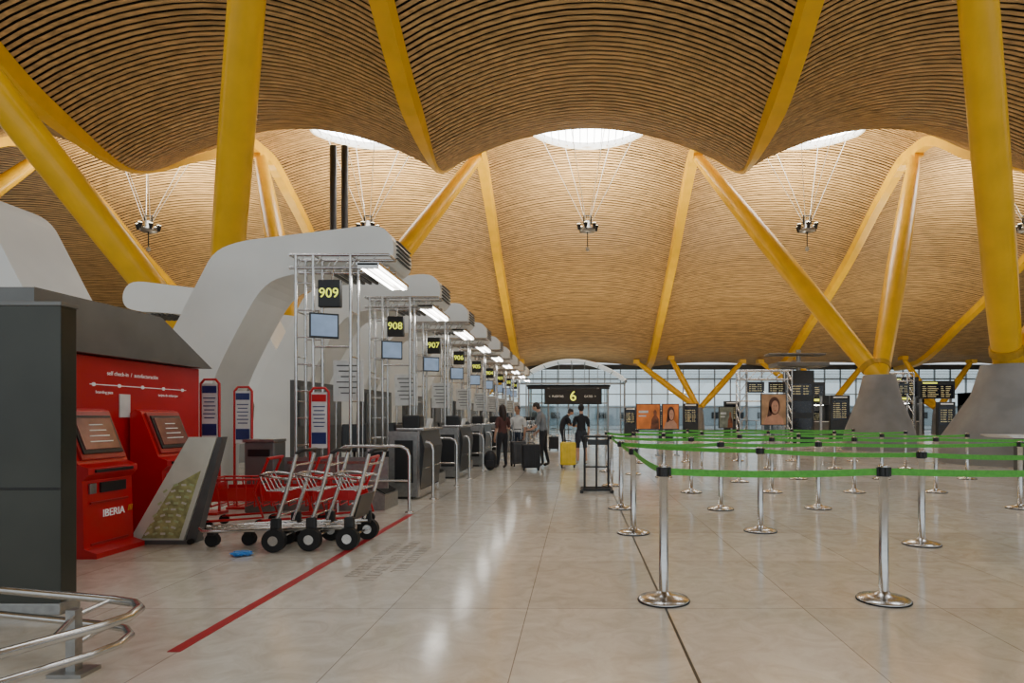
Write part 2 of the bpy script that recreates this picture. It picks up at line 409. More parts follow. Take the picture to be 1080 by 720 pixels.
def station(k):
    y = 10.0+SP*k
    mb = MB()
    ys = (y-.25, y+.1)
    for yv in ys:
        for x in (-4.40, -4.13, -3.55): mb.tube([(x, yv, 0), (x, yv, 3.88)], .026, STEEL, 8); mb.box((x, yv, .01), (.12, .12, .02), STEEL)
        for z in (3.88, 3.68): mb.tube([(-4.5, yv, z), (-2.95, yv, z)], .026, STEEL, 8)
        for i in range(8): mb.tube([(-4.40, yv, .5+i*.42), (-4.13, yv, .5+i*.42)], .014, STEEL, 6)
        for i in range(5): mb.tube([(-4.4+i*.28, yv, 3.68), (-4.26+i*.28, yv, 3.88)], .010, STEEL, 6)
    for x in (-4.5, -4.13, -3.55, -2.95): mb.tube([(x, ys[0], 3.88), (x, ys[1], 3.88)], .02, STEEL, 8)
    mb.tube([(-4.13, y-.25, 2.45), (-3.55, y-.25, 2.45)], .016, STEEL, 8)
    for z in (.9, 1.6, 2.3, 3.0): mb.tube([(-4.40, ys[0], z), (-4.40, ys[1], z)], .012, STEEL, 6); mb.tube([(-3.55, ys[0], z), (-3.55, ys[1], z)], .012, STEEL, 6)
    mb.obj('display_gantry')
    mb = MB()
    for x in (-3.19, -3.01): mb.tube([(x, y-.75, 3.55), (x, y+.75, 3.55)], .022, TUBE, 8)
    mb.box((-3.1, y, 3.61), (.34, 1.6, .04), STEEL)
    for yv in (-.78, .78): mb.box((-3.1, y+yv, 3.58), (.30, .04, .08), STEEL)
    mb.obj('fluorescent_fixture')
    mb = MB(); mb.box((-3.80, y-.42, 3.24), (.34, .1, .42), BLACK, bev=.015); mb.tube([(-3.8, y-.38, 3.42), (-3.8, y-.29, 3.64)], .016, STEEL, 6)
    o = mb.obj('desk_number_sign'); text(str(909-k), (-3.80, y-.475, 3.24), .205, SIGNY, CAMROT, o, 'desk_number', ext=.002)
    mb = MB()
    mb.box((-3.86, y-.5, 2.74), (.42, .06, .38), DKGREY, rot=(0, 0, .45), bev=.01); mb.box((-3.845, y-.53, 2.74), (.37, .01, .32), SCRB, rot=(0, 0, .45))
    mb.tube([(-3.98, y-.45, 2.9), (-4.02, y-.30, 3.0), (-4.13, y-.27, 3.0)], .014, STEEL, 6)
    mb.obj('hanging_monitor')
    mb = MB(); mb.box((-3.78, y+.3, 1.95), (.5, .04, .68), WHITE, bev=.01)
    for i in range(6): mb.box((-3.78, y+.275, 2.2-i*.09), (.38-.07*(i % 3), .006, .02), MIDG)
    for x in (-4.0, -3.56): mb.tube([(x, y+.33, 0), (x, y+.33, 2.1)], .016, STEEL, 6)
    mb.obj('notice_panel')
    mb = MB()
    yd = y+1.05
    mb.prism([(-2.75, .0), (-2.75, .1), (-2.62, .16), (-2.55, .85), (-2.62, 1.12), (-3.1, 1.12), (-3.1, .8), (-3.5, .76), (-3.5, 0)], 'y', yd-.68, yd+.68, DKGREY)
    mb.box((-2.78, yd, 1.15), (.46, 1.46, .045), STEEL, bev=.01)
    mb.box((-2.88, yd-.70, .58), (.5, .03, 1.08), STEELD); mb.box((-2.88, yd+.70, .58), (.5, .03, 1.08), BLACK)
    mb.box((-2.88, yd-.72, .62), (.3, .02, .7), BLACK)
    mb.box((-2.64, yd-.70, .58), (.04, .05, 1.1), STEEL); mb.box((-2.64, yd+.70, .58), (.04, .05, 1.1), STEEL)
    mb.box((-2.66, yd, .08), (.06, 1.36, .12), STEEL)
    mb.box((-2.58, yd, .5), (.015, 1.1, .02), STEEL)
    mb.box((-3.2, yd+.15, 1.05), (.05, .45, .36), BLACK, rot=(0, -.15, 0), bev=.01); mb.tube([(-3.2, yd+.15, .76), (-3.2, yd+.15, .95)], .03, BLACK, 8)
    mb.box((-2.8, yd-.45, 1.28), (.3, .28, .22), BLACK, bev=.03); mb.box((-2.75, yd+.5, 1.25), (.05, .25, .16), WHITE, rot=(0, .2, 0))
    mb.obj('check_in_desk')
    mb = MB(); yc = y-.62
    mb.prism([(-2.8, 0), (-2.8, .22), (-2.95, .3), (-4.3, .36), (-4.3, 0)], 'y', yc-.33, yc+.33, STEELD)
    mb.prism([(-2.82, .235), (-2.96, .31), (-4.25, .37), (-4.25, .38), (-2.95, .325), (-2.81, .245)], 'y', yc-.28, yc+.28, RUB)
    mb.box((-3.5, yc-.33, .55), (1.5, .03, .45), STEELD); mb.box((-3.5, yc-.35, .7), (1.4, .02, .04), STEEL)
    mb.obj('baggage_scale_conveyor')
    mb = MB()
    for yv, x0 in ((yc-.5, -2.4), (yc+.95, -2.4)):
        pts = [(x0, yv, 0), (x0, yv, .8), (x0-.03, yv, .89), (x0-.12, yv, .94), (x0-.9, yv, .94), (x0-.99, yv, .89), (x0-1.02, yv, .8), (x0-1.02, yv, 0)]
        if yv > yc: pts = [(x0, yv, 0), (x0, yv, .8), (x0-.02, yv, .89), (x0-.06, yv, .93), (x0-.12, yv, .93)]
        mb.tube(pts, .024, STEEL, 10)
        if yv < yc: mb.tube([(x0, yv, .45), (x0-1.02, yv, .45)], .016, STEEL, 8)
        mb.lathe([(.0, .015), (.06, .012), (.06, 0)], (x0, yv, 0), STEEL, 12)
    mb.obj('guard_rail')
for k in range(9): station(k)
mb = MB()
for k in range(8):
    mb.box((-4.95, 10.6+SP*k+1.3, 1.0), (.1, 2.1, 2.0), MIDG); mb.box((-4.88, 10.6+SP*k+1.3, 1.55), (.03, 1.9, .7), CABL)
mb.obj('back_partition')
def chair(x, y, rz):
    mb = MB()
    for j in range(5):
        a = j*2*math.pi/5; mb.tube([(0, 0, .1), (.28*math.cos(a), .28*math.sin(a), .07)], .02, BLACK, 6); mb.ell((.28*math.cos(a), .28*math.sin(a), .035), (.035, .035, .035), BLACK, 8, 6)
    mb.tube([(0, 0, .08), (0, 0, .55)], .03, STEEL, 8); mb.box((0, 0, .6), (.46, .46, .09), DKGREY, bev=.035)
    mb.box((0, -.22, .98), (.42, .07, .5), DKGREY, rot=(.12, 0, 0), bev=.03); mb.tube([(0, -.1, .56), (0, -.27, .6), (0, -.26, .9)], .022, BLACK, 6)
    mb.obj('swivel_chair', (x, y, 0), rz)
chair(-3.95, 10.95, -2.9); chair(-4.1, 14.4, -2.6)

# ---------------------------------------------------------------- kiosks
def kiosk(y):
    mb = MB(); w = .66
    mb.prism([(-4.58, 0), (-4.58, .05), (-4.70, .09), (-4.72, .74), (-4.66, .80), (-4.66, .86), (-4.76, .90), (-4.96, 1.42), (-5.02, 1.44), (-5.08, 1.40), (-5.08, 0)], 'y', y-w/2, y+w/2, RED)
    ang = math.atan2(.20, .52)
    mb.box((-4.85, y, 1.17), (.03, .58, .50), REDD, rot=(0, -ang, 0)); mb.box((-4.832, y, 1.18), (.02, .52, .40), BLACK, rot=(0, -ang, 0)); mb.box((-4.822, y, 1.19), (.012, .46, .33), SCRR, rot=(0, -ang, 0))
    for i in range(4): mb.box((-4.850-.0212*(i-1.6), y, 1.10+i*.055), (.006, .3-.04*i, .010), LETW, rot=(0, -ang, 0), M=Matrix.Translation((.038, 0, .012)))
    mb.box((-4.67, y, .83), (.06, .5, .03), BLACK); mb.box((-4.705, y+.05, .66), (.02, .34, .10), BLACK); mb.box((-4.705, y-.22, .66), (.02, .08, .10), STEELD)
    mb.box((-4.70, y, .52), (.015, .5, .02), REDD); mb.box((-4.70, y, .12), (.015, .5, .02), REDD)
    o = mb.obj('self_service_kiosk', bevel=.015)
    text('IBERIA', (-4.69, y+.04, .40), .105, LETW, AISLE, o)
    text('///', (-4.69, y+.27, .41), .08, mat('gold_letters', (.8, .45, .03), .4), AISLE, o)
kiosk(6.28); kiosk(7.42)
mb = MB()
mb.box((-5.3, 7.2, 1.0), (.36, 2.5, 2.0), RED)
mb.prism([(5.75, 2.01), (5.75, 2.55), (7.5, 2.55), (8.55, 2.01)], 'x', -5.48, -5.0, CABL)
mb.box((-5.10, 7.2, .06), (.05, 2.5, .12), CABL)
o = mb.obj('kiosk_backwall', bevel=.01)
mb = MB(); mb.box((-5.112, 7.35, 1.70), (.008, 1.6, .008), LETW)
for i in range(5): mb.tube([(-5.118, 6.6+i*.37, 1.70), (-5.105, 6.6+i*.37, 1.70)], .02, LETW, 12)
mb.box((-5.11, 7.05, 1.48), (.012, .16, .26), WHITE)
q = mb.obj('timeline_graphic', parent=o)
text('self check-in  /  autofacturación', (-5.112, 7.2, 1.83), .065, LETW, AISLE, o, ext=.001); text('tarjeta de embarque', (-5.112, 7.8, 1.62), .045, LETW, AISLE, o, ext=.001); text('boarding pass', (-5.112, 6.75, 1.62), .045, LETW, AISLE, o, ext=.001)
mb = MB(); mb.box((-4.9, 4.36, 1.06), (2.7, .14, 2.12), CAB)
mb.box((-4.9, 4.286, .86), (2.7, .012, .014), BLACK); mb.box((-4.9, 4.36, 2.13), (2.72, .16, .03), CABL)
mb.box((-4.9, 4.36, .04), (2.72, .18, .08), STEELD)
mb.obj('metal_service_cabinet', bevel=.012)
# double bumper rail with a hairpin end
mb = MB()
def hair(z, o_):
    return [(-2.95-o_, 1.8, z), (-2.50-o_, 2.69, z), (-2.33-o_, 3.05, z), (-2.30-o_, 3.2, z), (-2.34-o_, 3.34, z), (-2.44-o_, 3.44, z), (-2.60-o_, 3.50, z), (-3.0-o_, 3.60, z), (-3.4-o_, 3.70, z)]
mb.tube(hair(.33, 0), .024, STEEL, 12); mb.tube(hair(.19, .05), .020, STEEL, 12)
for x, y in ((-2.66, 3.30), (-3.15, 3.1)):
    mb.box((x, y, .17), (.05, .05, .34), STEELD); mb.box((x, y, .01), (.18, .14, .02), STEELD)
    mb.tube([(x, y, .30), (x+.05, y+.20, .33)], .014, STEEL, 8); mb.tube([(x, y, .15), (x+.04, y+.2, .19)], .014, STEEL, 8)
mb.tube([(-2.66, 3.30, .30), (-2.42, 2.88, .33)], .014, STEEL, 8)
mb.obj('bumper_rail')
mb = MB()
yl = 6.68
mb.prism([(-4.80, .03), (-4.22, .03), (-3.86, 1.14), (-4.16, 1.14)], 'y', yl, yl+.04, CREAM)
mb.prism([(-4.66, .06), (-4.26, .06), (-4.03, .78), (-4.32, .62)], 'y', yl-.007, yl, LIME)
OL2 = mat('pale_green_print', (.50, .58, .30), .5)
for r in range(9):
    for c_ in range(4):
        zz = .11+r*.065; mb.box((-4.60+r*.028+c_*.085, yl-.010, zz), (.05, .004, .022), OL2 if (r+c_) % 2 else CREAM, rot=(0, -.6+.3*c_, 0))
mb.prism([(-4.20, .03), (-4.08, .03), (-3.80, 1.14), (-3.85, 1.14)], 'y', yl, yl+.10, MIDG)
mb.box((-4.48, yl+.09, .02), (.70, .26, .04), MIDG)
for x in (-4.7, -4.12): mb.tube([(x, yl-.05, .03), (x, yl-.01, .03)], .03, RUB, 10)
mb.obj('leaflet_stand')
def totem(x, y, h):
    mb = MB()
    mb.tube([(x-.13, y, 0), (x-.13, y, h-.06), (x-.08, y, h), (x+.08, y, h), (x+.13, y, h-.06), (x+.13, y, 0)], .018, RED, 8)
    mb.box((x, y, h-.45), (.22, .03, .78), WHITE, bev=.005); mb.box((x, y-.018, h-.14), (.20, .006, .10), RED if h < 1.78 else NAVY); mb.box((x, y-.018, h-.70), (.20, .006, .16), NAVY)
    for i in range(6): mb.box((x, y-.018, h-.26-i*.055), (.17-.03*(i % 2), .006, .014), NAVY)
    mb.box((x, y, .02), (.36, .3, .04), RED, bev=.01)
    mb.obj('queue_information_stand')
totem(-5.15, 8.75, 1.88); totem(-4.98, 9.3, 1.80); totem(-3.62, 8.75, 1.76)
mb = MB(); mb.box((-4.5, 9.0, .5), (.42, .36, 1.0), CABL, bev=.02); mb.box((-4.5, 8.81, .85), (.3, .02, .1), BLACK); mb.box((-4.5, 8.98, 1.02), (.44, .38, .04), STEELD); mb.obj('waste_bin')

# ---------------------------------------------------------------- trolleys
def trolley(x, y, frame, rz=0.0, panel=False, name='luggage_trolley', s=1.0):
    mb = MB()
    for yy in (-.28, .28):
        mb.tube([(0, yy-.035, .115), (0, yy+.035, .115)], .115, RUB, 22); mb.tube([(0, yy-.04, .115), (0, yy+.04, .115)], .05, frame, 12)
        mb.box((0.0, yy*.86, .26), (.10, .06, .14), BLACK, bev=.015)
        mb.tube([(-.02, yy*.8, .24), (.10, yy*.82, .60), (.20, yy*.84, .98)], .020, frame, 10)
        mb.tube([(.02, yy*.8, .22), (-.45, yy*.7, .2), (-.80, yy*.38, .18), (-.86, yy*.2, .2)], .019, frame, 10)
    mb.tube([(-.76, -.03, .07), (-.76, .03, .07)], .07, RUB, 18); mb.box((-.76, 0, .15), (.07, .09, .06), BLACK)
    mb.tube([(0, -.26, .12), (0, .26, .12)], .014, frame, 8)
    for i in range(6):
        w = .21-.02*i; mb.tube([(-.1-i*.12, -w, .205), (-.1-i*.12, w, .205)], .009, frame, 6)
    for yv in (-.08, .08): mb.tube([(0, yv, .21), (-.8, yv*.6, .21)], .009, frame, 6)
    mb.tube([(.20, -.235, .98), (.23, -.2, 1.01), (.23, .2, 1.01), (.20, .235, .98)], .020, BLACK, 10)
    mb.tube([(.17, -.24, .86), (.17, .24, .86)], .012, frame, 8)
    mb.tube([(.12, -.22, .72), (-.18, -.2, .76), (-.2, 0, .77), (-.18, .2, .76), (.12, .22, .72)], .012, frame, 8)
    for i in range(5): mb.tube([(.1, -.18+.09*i, .60), (-.12, -.18+.09*i, .60), (-.2, -.17+.085*i, .76)], .006, frame, 6)
    for i in range(4): mb.tube([(-.0+.03*i, -.24, .34+.13*i), (.0+.03*i, .24, .34+.13*i)], .009, frame, 6)
    if panel: mb.box((.06, 0, .42), (.02, .40, .26), panel, rot=(0, .28, 0), bev=.005)
    return mb.obj(name, (x, y, 0), rz, scale=s)
trolley(-3.06, 6.56, STEEL, .03); trolley(-2.72, 6.62, STEEL, .0); trolley(-2.34, 6.66, STEEL, -.03, DKGREY)
# red wire shopping carts parked behind
def wire_cart(x, y, rz):
    mb = MB()
    for yy in (-.22, .22):
        for xx in (-.32, .28):
            mb.tube([(xx, yy-.015, .06), (xx, yy+.015, .06)], .06, RUB, 14)
        mb.tube([(-.34, yy, .1), (.32, yy, .14), (.22, yy, .45), (.38, yy, .85)], .017, RED, 8)
        mb.box((-.02, yy, .42), (.5, .012, .16), RED)
        for i in range(6): mb.tube([(-.28+i*.1, yy, .28), (-.32+i*.11, yy, .6)], .009, RED, 6)
        mb.tube([(-.32, yy, .6), (.27, yy, .6)], .013, RED, 8)
    for xx, z in ((-.32, .6), (-.28, .28), (.22, .28)): mb.tube([(xx, -.22, z), (xx, .22, z)], .013, RED, 8)
    for i in range(6): mb.tube([(-.28+i*.1, -.22, .28), (-.28+i*.1, .22, .28)], .007, RED, 6)
    mb.box((-.31, 0, .43), (.012, .4, .22), RED)
    mb.tube([(.38, -.24, .85), (.38, .24, .85)], .02, RED, 8)
    mb.obj('wire_cart', (x, y, 0), rz)
wire_cart(-4.15, 7.75, .1); wire_cart(-3.55, 7.80, .1); wire_cart(-2.95, 7.85, .1)

bm = bmesh.new(); bmesh.ops.create_icosphere(bm, subdivisions=3, radius=1)
for v in bm.verts:
    r = random.uniform(.75, 1.2); v.co = Vector((v.co.x*.10*r, v.co.y*.07*r, max(-.9, v.co.z)*.025*r+.0225))
me = bpy.data.meshes.new('wrap'); bm.to_mesh(me); bm.free(); me.materials.append(BLUE)
o = bpy.data.objects.new('crumpled_blue_wrapper', me); C.scene.collection.objects.link(o); gx, gy = G(255, 586); o.location = (gx, gy, 0.004)

# ---------------------------------------------------------------- queue barriers
def stanchion(x, y):
    mb = MB()
    mb.lathe([(0, 0), (.19, 0), (.19, .012), (.182, .022), (.12, .036), (.06, .05), (.042, .07), (.034, .075), (.034, .90), (.040, .905), (.040, .995), (.034, 1.0), (0, 1.003)], (0, 0, 0), STEEL, 32)
    mb.lathe([(.0415, .915), (.0415, .985)], (0, 0, 0), BLACK, 24)
    for a in range(4): mb.box((.043*math.cos(a*math.pi/2), .043*math.sin(a*math.pi/2), .95), (.02, .02, .065), BLACK, rot=(0, 0, a*math.pi/2))
    mb.lathe([(.191, .0), (.193, .006), (.191, .012)], (0, 0, 0), RUB, 32)
    return mb.obj('queue_barrier_post', (x, y, 0))
ST = {}
def S(k, px, py): ST[k] = G(px, py); stanchion(*ST[k])
for k, px, py in (('A', 700, 633), ('B', 932, 633), ('C', 668, 562), ('D', 802, 560), ('E', 972, 574), ('F', 1076, 536), ('G', 760, 537), ('I', 655, 536), ('J', 863, 536),
                  ('H', 729, 519), ('K', 814, 519), ('M', 901, 519), ('N', 987, 519), ('R', 645, 512), ('L', 780, 508), ('P', 842, 505), ('T', 930, 505), ('U', 1020, 505), ('Q', 700, 503), ('V', 740, 497), ('W', 668, 500), ('X', 810, 494), ('Y', 880, 494), ('Z', 955, 494), ('O', 640, 497),
                  ('a', 672, 488), ('b', 725, 487), ('c', 778, 486), ('d', 835, 486), ('e', 900, 486)):
    S(k, px, py)
def Sx(k, x, y): ST[k] = (x, y); stanchion(x, y)
Sx('B2', 4.3, 4.75); Sx('E2', 5.2, 6.4); Sx('F2', 8.2, 9.2); Sx('N2', 9.0, 11.3)
def belt(a, b, z=.95):
    a = ST[a]; b = ST[b]; A = Vector((*a, z)); B = Vector((*b, z)); d = (B-A).normalized(); A = A+d*.045; B = B-d*.045
    n = 10; V = []; Fc = []; nrm = Vector((-d.y, d.x, 0))*.0015; sag = .015+.003*(B-A).length
    for i in range(n+1):
        t = i/n; p = A.lerp(B, t); p.z -= sag*4*t*(1-t)
        for dz, s in ((-.025, -1), (.025, -1), (.025, 1), (-.025, 1)): V.append(p+nrm*s+Vector((0, 0, dz)))
    for i in range(n):
        for e in range(4): Fc.append((4*i+e, 4*i+4+e, 4*i+4+(e+1) % 4, 4*i+(e+1) % 4))
    MB().add(V, Fc, GREEN).obj('barrier_belt')
for p in ('AB', 'CA', 'ID', 'DE', 'IC', 'IG', 'GJ', 'JF', 'RI', 'RH', 'HK', 'KM', 'MN', 'QL', 'LP', 'PT', 'TU', 'WV', 'VX', 'XY', 'YZ', 'OR', 'OW', 'ab', 'bc', 'cd', 'de'): belt(*p)
belt('B', 'B2'); belt('E', 'E2'); belt('F', 'F2'); belt('N', 'N2'); belt('B2', 'E2'); belt('F', 'E2')

mb = MB(); x0, y0 = .33, 11.4
for dx in (-.27, .27):
    mb.box((x0+dx, y0, .03), (.06, .6, .06), BLACK, bev=.01); mb.tube([(x0+dx*.8, y0, .05), (x0+dx*.8, y0, 1.0)], .02, BLACK, 8)
mb.box((x0, y0-.15, .05), (.56, .05, .05), BLACK); mb.box((x0, y0+.15, .05), (.56, .05, .05), BLACK)
mb.tube([(x0-.22, y0, 1.0), (x0+.22, y0, 1.0)], .02, BLACK, 8); mb.tube([(x0-.22, y0, .45), (x0+.22, y0, .45)], .015, BLACK, 8)
mb.tube([(x0, y0, .05), (x0, y0, 1.0)], .018, BLACK, 8)
mb.box((x0+.02, y0, .90), (.36, .03, .10), DKGREY, bev=.01)
mb.obj('luggage_size_gauge')

# ---------------------------------------------------------------- right / background furniture
HP = mat('dark_hair_print', (.10, .035, .02), .6); FP = mat('portrait_print', (.62, .32, .2), .6); BP = mat('brown_print', (.2, .06, .02), .5, 0, .5, 5)
def poster(x, y, w, z0, z1, m, face=False):
    mb = MB(); zc_ = (z0+z1)/2; h = z1-z0
    mb.box((x, y, zc_), (w+.06, .1, h+.06), DKGREY, bev=.01); mb.box((x, y-.055, zc_), (w, .012, h), m)
    for s in (-1, 1):
        mb.box((x+s*w*.42, y, z0/2), (.06, .06, z0), STEELD); mb.box((x+s*w*.42, y, .02), (.12, .5, .04), STEELD)
    Y = y-.063
    def flat(pts, mm, dy=0): mb.prism([(x+a*w, zc_+b*h) for a, b in pts], 'y', Y-.004-dy, Y-dy, mm)
    def disc(cx, cz, rx, rz_, mm, dy): flat([(cx+rx*math.cos(i*math.pi/9), cz+rz_*math.sin(i*math.pi/9)) for i in range(18)], mm, dy)
    if face:
        flat([(-.45, -.5), (-.3, -.2), (-.05, -.1), (.2, -.15), (.38, -.3), (.42, -.5)], FP, .0)
        disc(.02, .12, .24, .30, HP, .004); flat([(-.2, .1), (-.28, -.25), (-.1, -.2), (-.05, .1)], HP, .004)
        disc(.05, .08, .15, .22, FP, .008); disc(0, .12, .02, .012, BLACK, .012); disc(.1, .12, .02, .012, BLACK, .012); disc(.05, -.03, .04, .012, RED, .012)
    else:
        flat([(-.42, .15), (.0, .15), (.0, .25), (-.42, .25)], WHITE, 0); flat([(-.42, .0), (-.1, .0), (-.1, .06), (-.42, .06)], WHITE, 0)
        flat([(.1, -.5), (.15, -.1), (.25, .05), (.22, .2), (.3, .3), (.38, .2), (.36, .05), (.46, -.1), (.48, -.5)], BP, 0)
    mb.obj('advertising_poster_stand')
poster(2.45, 22, .80, .95, 1.80, ORANGE); poster(3.25, 22.1, .55, .95, 1.8, ORANGE, True); poster(8.1, 26, 1.0, 1.05, 2.3, mat('sand_poster', (.42, .24, .12), .5, 0, .2, 3, emis=.08), True); poster(6.6, 28, .6, .9, 1.8, mat('grey_green_poster', (.22, .24, .18), .5, 0, .3, 4))
def truss_tower(x, y, w, h):
    mb = MB()
    for sx in (-1, 1):
        for sy in (-1, 1):
            mb.tube([(x+sx*w/2, y+sy*.3, 0), (x+sx*w/2, y+sy*.3, h)], .035, STEEL, 6)
        for i in range(int(h/.5)):
            mb.tube([(x+sx*w/2, y-.3, i*.5), (x+sx*w/2, y+.3, i*.5+.5)], .018, STEEL, 5)
            mb.tube([(x+sx*w/2, y-.3, i*.5), (x+sx*(w/2-.35), y-.3, i*.5+.5)], .018, STEEL, 5)
        mb.tube([(x+sx*(w/2-.35), y-.3, 0), (x+sx*(w/2-.35), y-.3, h)], .03, STEEL, 6)
    for z in (h, h-.4, h*.6):
        for sy in (-1, 1): mb.tube([(x-w/2, y+sy*.3, z), (x+w/2, y+sy*.3, z)], .03, STEEL, 6)
    for i in range(int(w/.4)): mb.tube([(x-w/2+i*.4, y-.3, h-.4), (x-w/2+i*.4+.4, y-.3, h)], .018, STEEL, 5)
    for i in range(2):
        xx = x-w*.2+i*w*.4; mb.box((xx, y-.36, h*.78), (w*.32, .06, .5), DKGREY); mb.box((xx, y-.395, h*.78), (w*.29, .01, .44), SCRK); mb.rows(xx, y-.403, w*.26, h*.78-.2, h*.78+.2, SCRT)
    mb.obj('display_gantry')
truss_tower(8.6, 29, 2.4, 3.5); truss_tower(16.0, 32, 2.0, 3.6)
def board(x, y, w, z0, z1):
    mb = MB(); mb.box((x, y, (z0+z1)/2), (w, .3, z1-z0), DKGREY, bev=.03)
    zm = (z0+z1)/2-.1; hh = (z1-z0)*.72
    mb.box((x, y-.16, zm), (w*.9, .015, hh), SCRK); mb.rows(x, y-.17, w*.84, zm-hh/2+.05, zm+hh/2, SCRT, .13); mb.box((x-w*.2, y-.16, z1-.15), (w*.4, .02, .08), SIGNY)
    for s in (-1, 1): mb.box((x+s*w*.42, y+.05, z1/2), (.14, .14, z1), STEELD); mb.box((x+s*w*.42, y+.05, .04), (.4, .6, .08), STEELD)
    mb.obj('departures_board')
board(19.5, 38, 2.2, 2.6, 3.8); board(15.2, 42, 2.6, 2.8, 3.7); board(24, 42, 2.4, 2.6, 3.8)
mb = MB(); mb.box((11.6, 33, 1.9), (1.4, .8, 3.8), DKGREY, bev=.04); mb.box((11.6, 33, 4.1), (2.7, 1.6, .22), CABL, bev=.05); mb.tube([(11.6, 33, 3.8), (11.6, 33, 4.9)], .12, STEELD, 10); mb.box((11.4, 33, 4.65), (3.0, .9, .10), CABL, bev=.03)
for i in range(3): mb.box((11.6, 32.59, 1.0+i*.9), (1.1, .02, .6), SCRK)
mb.rows(11.6, 32.57, .9, 2.5, 3.1, SCRT, .13); mb.obj('service_totem')
# dark information stands further back in the hall
def info_stand(x, y, h=2.0, w=.9):
    mb = MB(); mb.box((x, y, .04), (w, .5, .08), STEELD, bev=.01); mb.box((x, y, h/2+.04), (w*.85, .22, h-.1), DKGREY, bev=.03)
    mb.box((x, y-.115, h*.68), (w*.7, .01, h*.42), SCRK); mb.rows(x, y-.122, w*.6, h*.5, h*.86, SCRT, .11); mb.box((x, y-.115, h*.95), (w*.6, .012, .07), LETW); mb.obj('information_stand')
info_stand(4.6, 33, 1.8); info_stand(6.8, 38, 2.2, 1.1); info_stand(9.8, 40, 2.4, 1.2); info_stand(13.2, 37, 2.2, 1.1); info_stand(3.4, 41, 2.0); info_stand(17.6, 30, 2.1, 1.0); info_stand(14.6, 35, 2.6, 1.3)
def booth(x, y, w, d, h):
    mb = MB(); mb.box((x, y, h-.35), (w, d, .7), DKGREY, bev=.02); mb.box((x, y+d/2-.1, h/2), (w, .15, h), MIDG)
    for s in (-1, 1): mb.box((x+s*(w/2-.08), y, h/2), (.16, d, h), DKGREY)
    mb.box((x, y-d/2+.3, .5), (w*.8, .4, 1.0), MIDG); mb.box((x, y-d/2+.3, 1.03), (w*.84, .5, .05), WHITE)
    mb.box((x, y-d/2-.012, h-.35), (w*.4, .02, .16), SIGNY if int(x) % 2 else LETW)
    for i in range(3):
        xx = x-w*.3+i*w*.3; mb.box((xx, y+d/2-.2, h*.5), (w*.2, .02, .7), SCRK); mb.rows(xx, y+d/2-.215, w*.17, h*.5-.3, h*.5+.3, SCRT, .15)
    mb.box((x, y, h-.72), (w*.7, .2, .04), TUBE)
    mb.obj('service_booth')
booth(17, 48, 5, 2.5, 3.0); booth(25.5, 51, 4, 2.5, 3.2); booth(34, 48, 5, 2.5, 3.2); booth(22.5, 34, 2.6, 2, 2.7); booth(-15, 49, 5, 2.5, 3.2); booth(-24, 48, 7, 2.5, 3.2); booth(28.5, 34, 3, 2, 2.8)
mb = MB(); mb.prism([(10.2, .86), (12.6, .86), (12.6, .93), (10.0, .93)], 'y', 14.6, 15.6, WHITE); mb.box((11.5, 15.1, .43), (1.6, .6, .86), MIDG, bev=.02); mb.box((11.5, 14.78, .45), (1.3, .02, .5), CABL)
mb.obj('help_counter')
for x in (5.0, 13.5):
    mb = MB(); mb.box((x, 44, .55), (4, .03, 1.1), GLASS)
    for i in range(5): mb.box((x-2+i, 44, .55), (.06, .06, 1.1), STEEL)
    mb.box((x, 44, 1.12), (4.1, .07, .05), STEEL); mb.obj('glass_balustrade')

# ---------------------------------------------------------------- luggage
def suitcase(x, y, m, rz=0, w=.42, h=.62, d=.26):
    mb = MB(); mb.box((0, 0, .07+h/2), (w, d, h), m, bev=.05)
    for i in range(5): mb.box((-w*.36+i*w*.18, 0, .07+h/2), (.018, d+.012, h*.8), m, bev=.004)
    mb.box((0, 0, .07+h/2), (w+.006, .015, h*.98), BLACK)
    for sx in (-1, 1):
        for sy in (-1, 1): mb.tube([(sx*w*.4-.012, sy*d*.35, .035), (sx*w*.4+.012, sy*d*.35, .035)], .035, RUB, 12); mb.box((sx*w*.4, sy*d*.35, .07), (.04, .04, .05), BLACK)
        mb.tube([(sx*w*.25, d*.3, h), (sx*w*.25, d*.3, h+.4)], .009, STEEL, 6)
    mb.tube([(-w*.25, d*.3, h+.4), (w*.25, d*.3, h+.4)], .015, BLACK, 8)
    mb.tube([(-.08, -d*.1, h+.07), (-.06, -d*.1, h+.11), (.06, -d*.1, h+.11), (.08, -d*.1, h+.07)], .012, BLACK, 8)
    mb.obj('suitcase', (x, y, 0), rz)
YSC = mat('yellow_suitcase_shell', (.85, .58, .02), .35); BSC = mat('black_suitcase_fabric', (.015, .015, .018), .6); GSC = mat('grey_suitcase_shell', (.06, .06, .065), .5)

